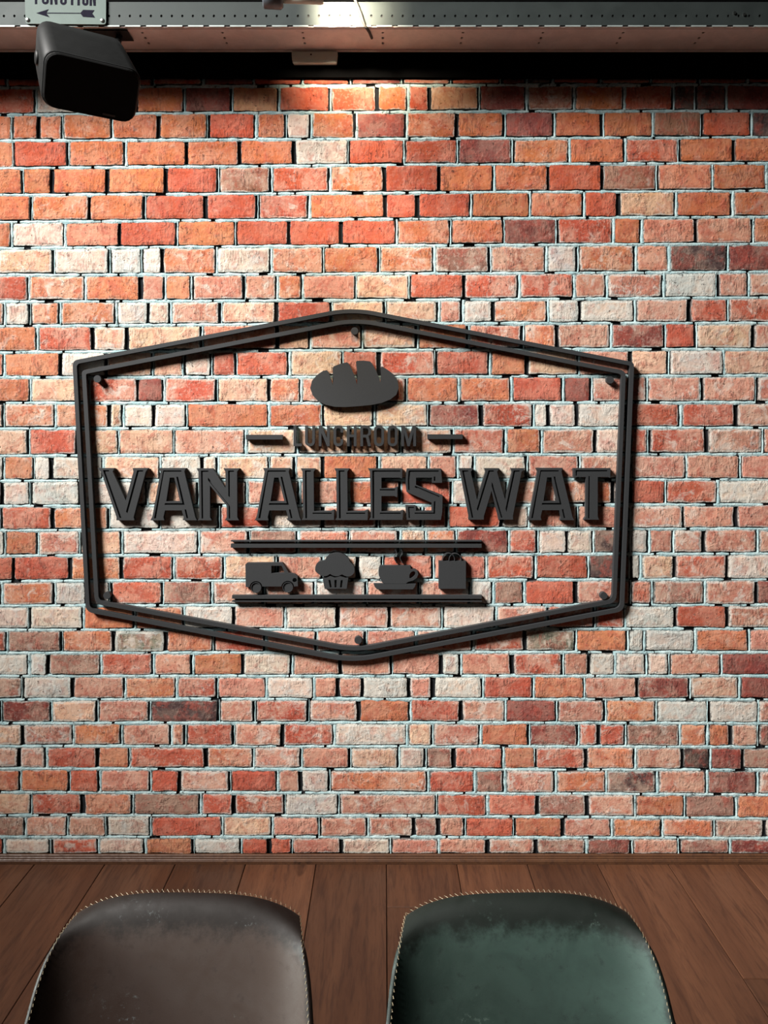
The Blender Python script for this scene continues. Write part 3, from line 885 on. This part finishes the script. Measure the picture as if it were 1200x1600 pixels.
def spk_shape(rings):
    """rings: (depth, scale, corner radius) -> rounded box sections"""
    vs = []; fs = []; n = 0
    for d, sx, r in rings:
        w = SW / 2 * sx; h = SH / 2 * sx
        loop = arc(w - r, -h + r, r, r, -90, 0, 5) + arc(w - r, h - r, r, r, 0, 90, 5) + arc(-w + r, h - r, r, r, 90, 180, 5) + arc(-w + r, -h + r, r, r, 180, 270, 5)
        n = len(loop)
        for x, z in loop: vs.append(sc_ + rot @ (Vector((x, d, z)) * kS))
    for i in range(len(rings) - 1):
        for k in range(n): fs.append((i * n + k, i * n + n + k, i * n + n + (k + 1) % n, i * n + (k + 1) % n)[::-1])
    fs.append(tuple(range(n))); fs.append(tuple(reversed(range((len(rings) - 1) * n, len(rings) * n))))
    return vs, fs


v, f = spk_shape([(.004, .985, .034), (.008, 1, .036), (SD * .75, .95, .036), (SD * .95, .925, .034), (SD, .86, .03)])
o = mesh('cabinet', v, f, M['cab'], spk, True)
v, f = spk_shape([(-.006, .94, .034), (-.002, .965, .034), (.0045, .972, .034)])
mesh('grille', v, f, M['grille'], spk)
v = [sc_ + rot @ (Vector(q) * kS) for q in ((.035, -.0075, -.064), (.07, -.0075, -.064), (.07, -.0075, -.058), (.035, -.0075, -.058), (.035, -.005, -.064), (.07, -.005, -.064), (.07, -.005, -.058), (.035, -.005, -.058))]
mesh('badge', v, [(0, 1, 2, 3), (7, 6, 5, 4), (0, 4, 5, 1), (1, 5, 6, 2), (2, 6, 7, 3), (3, 7, 4, 0)], M['badge'], spk)
kn = sc_ + rot @ (Vector((-SW / 2 * .97, SD * .55, 0)) * kS)
ax = rot @ Vector((-1, 0, 0))
b = MB(); b.tube([kn - ax * .008, kn + ax * .004, kn + ax * .006], [.018, .018, .014], 14); b.build('side_knob', M['cab'], spk, True)
bkp = sc_ + rot @ (Vector((0, SD, .01)) * kS)
b = MB(); b.tube([bkp - rot @ Vector((0, .01, 0)), bkp + rot @ Vector((0, .03, 0)), Vector((bkp.x + .0, YN + .03, zb - .03)), Vector((bkp.x + .0, YN + .045, zb - .0032))], .010, 10)
b.box((bkp.x - .10, YN + .012, zb - .006), (bkp.x + .035, YN + .075, zb - .0032)); b.build('bracket_and_shade', M['cab'], spk)  # flat dark plate stands in for the shadow patch on the flange

# ------------------------------------------------------------------ small things on the wall and the beam
yb0, yb1 = D - .040, D - .0125
zc0 = at(490, 98, yb0).z
b = MB()
xa, xb = at(455.5, 90, yb0).x, at(527.5, 90, yb0).x
prof2 = [(yb1, zc0 + .004), (yb0 + .004, zc0 - .0), (yb0, zc0 + .009), (yb0, zb - .0042), (yb1, zb - .0042)]
ins = [.004, .004, 0, 0, 0]
v = [(xa + i_, y, z) for (y, z), i_ in zip(prof2, ins)] + [(xb - i_, y, z) for (y, z), i_ in zip(prof2, ins)]
n = 5
f = [(i, n + i, n + (i + 1) % n, (i + 1) % n) for i in range(n)] + [tuple(range(n)), tuple(reversed(range(n, 2 * n)))]
jb = empty('junction_box', ((xa + xb) / 2, yb1, zc0)); tag(jb, 'small white plastic box on the black band just behind the steel beam', 'junction box')
o = mesh('housing', v, f, M['plastic'], jb); mm = o.modifiers.new('bevel', 'BEVEL'); mm.width = .003; mm.segments = 2
p = at(486, 85.2, yb0); b = MB(); b.tube([(p.x, yb0 - .0008, p.z), (p.x, yb0 + .001, p.z)], .0026, 10); b.build('indicator_hole', M['ink'], jb)

pts = []
pts.append(at(546, -60, YN - .004) + Vector((0, 0, 3.65)))
for x, y, dy in ((546, -60, -.004), (553, -5, -.010), (558, 8, -.010), (563, 20, -.008), (567, 32, -.007), (570, 41, -.006)):
    pts.append(at(x, y, YN + dy))
e = pts[-1]; pts += [Vector((e.x + .004, YN - .003, zb - .004)), Vector((e.x + .012, YN + .02, zb - .0045)), Vector((e.x + .02, YN + .06, zb - .004))]
b = MB(); b.tube(pts, .0042, 8); tag(b.build('power_cable', M['cable'], None, True), 'thin grey cable hanging over the front of the steel beam in the lamp glow', 'cable')

# ceiling spotlight, only its lower rim shows
rear = at(427, 8, 2.29) + Vector((0, 0, .024))
axis = Vector((1, .10, .02)).normalized()
sl = empty('spotlight', rear); tag(sl, 'grey spotlight head at the top edge, left of the bright spot on the beam', 'spotlight')
b = MB(); b.tube([rear - axis * .030, rear - axis * .026, rear + axis * .020, rear + axis * .028], [.024, .032, .033, .026], 20); b.build('driver_housing', M['lampgrey'], sl, True)
b = MB(); b.tube([rear + axis * .028, rear + axis * .135, rear + axis * .14], [.017, .017, .015], 18); b.build('lamp_head', M['plastic'], sl, True)
b = MB(); b.tube([rear + Vector((0, 0, .02)), rear + Vector((0, 0, 6.6 - rear.z))], .008, 8); b.build('stem', M['lampgrey'], sl)
mouth = rear + axis * .17 + Vector((0, 0, -.004))
ld = bpy.data.lights.new('spot_lamp', 'SPOT'); ld.energy = 32; ld.color = (1, .84, .62); ld.spot_size = math.radians(95); ld.spot_blend = 1; ld.shadow_soft_size = .02
lo = bpy.data.objects.new('spot_lamp', ld); C.objects.link(lo); lo.location = mouth + Vector((0, -.01, .06))
lo.rotation_euler = (Vector((mouth.x + .03, YN, zb + .05)) - lo.location).to_track_quat('-Z', 'Y').to_euler()

# ------------------------------------------------------------------ bucket chairs facing the camera


def interp(tab, t):
    for (a, va), (b2, vb) in zip(tab, tab[1:]):
        if t <= b2:
            u = (t - a) / (b2 - a); u = max(0, min(1, u))
            return [p + (q - p) * u for p, q in zip(va, vb)]
    return list(tab[-1][1])


# station: (y, z, half width, forward curl of the sides, drop of the sides)
ST = [(0, (.030, .815, .177, .008, .030)), (.035, (.018, .815, .181, .016, .029)), (.075, (.004, .806, .187, .026, .025)), (.14, (-.010, .780, .193, .036, .013)), (.24, (-.026, .740, .201, .044, .007)), (.34, (-.044, .690, .207, .050, .003)),
      (.42, (-.063, .640, .214, .056, 0)), (.49, (-.083, .590, .225, .060, 0)), (.56, (-.108, .540, .240, .062, 0)), (.62, (-.145, .490, .244, .060, 0)), (.68, (-.20, .455, .242, .05, -.02)), (.76, (-.30, .435, .235, .03, -.03)), (.93, (-.47, .445, .225, 0, -.02)), (1, (-.52, .43, .21, 0, 0))]


def make_chair(px, label, mat, yaw, sc):
    Y0 = 1.135
    base = Vector(((px - 600) / 1200 * 1.205, Y0, 0))
    root = empty('bucket_chair', base); tag(root, label, 'chair', 'bucket chairs in the foreground')
    NU, NV = 28, 44
    rz = Matrix.Rotation(yaw, 3, 'Z')
    def smp(t):
        return interp(ST, t)
    def pt(u, t):
        a = [smp(max(0, min(1, t + k))) for k in (-.03, 0, .03)]
        y, z, w, c, dr = [(a[0][i] + 2 * a[1][i] + a[2][i]) / 4 for i in range(5)]
        q = abs(u)
        p = Vector((u * w * sc, y - c * (.25 * q ** 2.2 + .75 * q ** 7) * 1.25, z - dr * q ** 3.2))
        return base + rz @ p
    v = []; f = []
    for i in range(NV + 1):
        t = (i / NV) ** .95
        for k in range(NU + 1):
            u = -1 + 2 * k / NU
            v.append(pt(math.copysign(1 - (1 - abs(u)) ** 1.5, u), t))
    for i in range(NV):
        for k in range(NU):
            a = i * (NU + 1) + k
            f.append((a, a + NU + 1, a + NU + 2, a + 1))
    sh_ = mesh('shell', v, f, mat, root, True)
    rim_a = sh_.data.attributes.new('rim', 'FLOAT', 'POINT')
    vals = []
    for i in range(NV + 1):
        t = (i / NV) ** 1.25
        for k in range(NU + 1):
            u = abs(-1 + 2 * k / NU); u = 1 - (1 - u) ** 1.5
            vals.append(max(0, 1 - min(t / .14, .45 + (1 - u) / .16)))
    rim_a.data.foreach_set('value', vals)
    m = sh_.modifiers.new('solid', 'SOLIDIFY'); m.thickness = .008
    mid = sh_.data.polygons[(NV // 4) * NU + NU // 2].normal
    m.offset = -1 if mid.y < 0 else 1
    m = sh_.modifiers.new('bevel', 'BEVEL'); m.width = .003; m.segments = 3; m.limit_method = 'ANGLE'; m.angle_limit = math.radians(50)
    # zigzag stitching round the rim
    rim = [pt(-1, t / 60 * .55) for t in range(60, 0, -1)] + [pt(math.copysign(abs(q) ** .9, q), 0) for q in [-1 + 2 * k / 60 for k in range(61)]] + [pt(1, t / 60 * .55) for t in range(1, 61)]
    # resample
    d = [0]
    for a, b2 in zip(rim, rim[1:]): d.append(d[-1] + (b2 - a).length)
    step = .0042; n = int(d[-1] / step); path = []
    j = 0
    for i in range(n + 1):
        s = i * step
        while j < len(d) - 2 and d[j + 1] < s: j += 1
        u = (s - d[j]) / max(1e-6, d[j + 1] - d[j]); path.append(rim[j].lerp(rim[j + 1], u))
    out = []
    ctr = base + Vector((0, .01, .72))
    for i, p in enumerate(path):
        away = (p - ctr); away.y = 0; away.normalize()
        out.append(p + away * (-.0022 if i % 2 else .0007) + Vector((0, -.0009 if i % 2 else .0050, 0)))
    b = MB(); b.tube(out, .0006, 4); b.build('stitching', M['thread'], root)
    for sx in (-1, 1):
        for (ya, yb_, yt) in ((.04, -.16, .445), (-.50, -.38, .43)):
            b = MB(); b.tube([base + rz @ Vector((sx * .215, ya, 0)), base + rz @ Vector((sx * .13, yb_, .42))], [.009, .013], 10); b.build('leg', M['leg'], root)
    b = MB()
    b.box(tuple(base + Vector((-.14, -.42, .405))), tuple(base + Vector((.14, -.16, .421)))); b.build('seat_frame', M['leg'], root)
    return root


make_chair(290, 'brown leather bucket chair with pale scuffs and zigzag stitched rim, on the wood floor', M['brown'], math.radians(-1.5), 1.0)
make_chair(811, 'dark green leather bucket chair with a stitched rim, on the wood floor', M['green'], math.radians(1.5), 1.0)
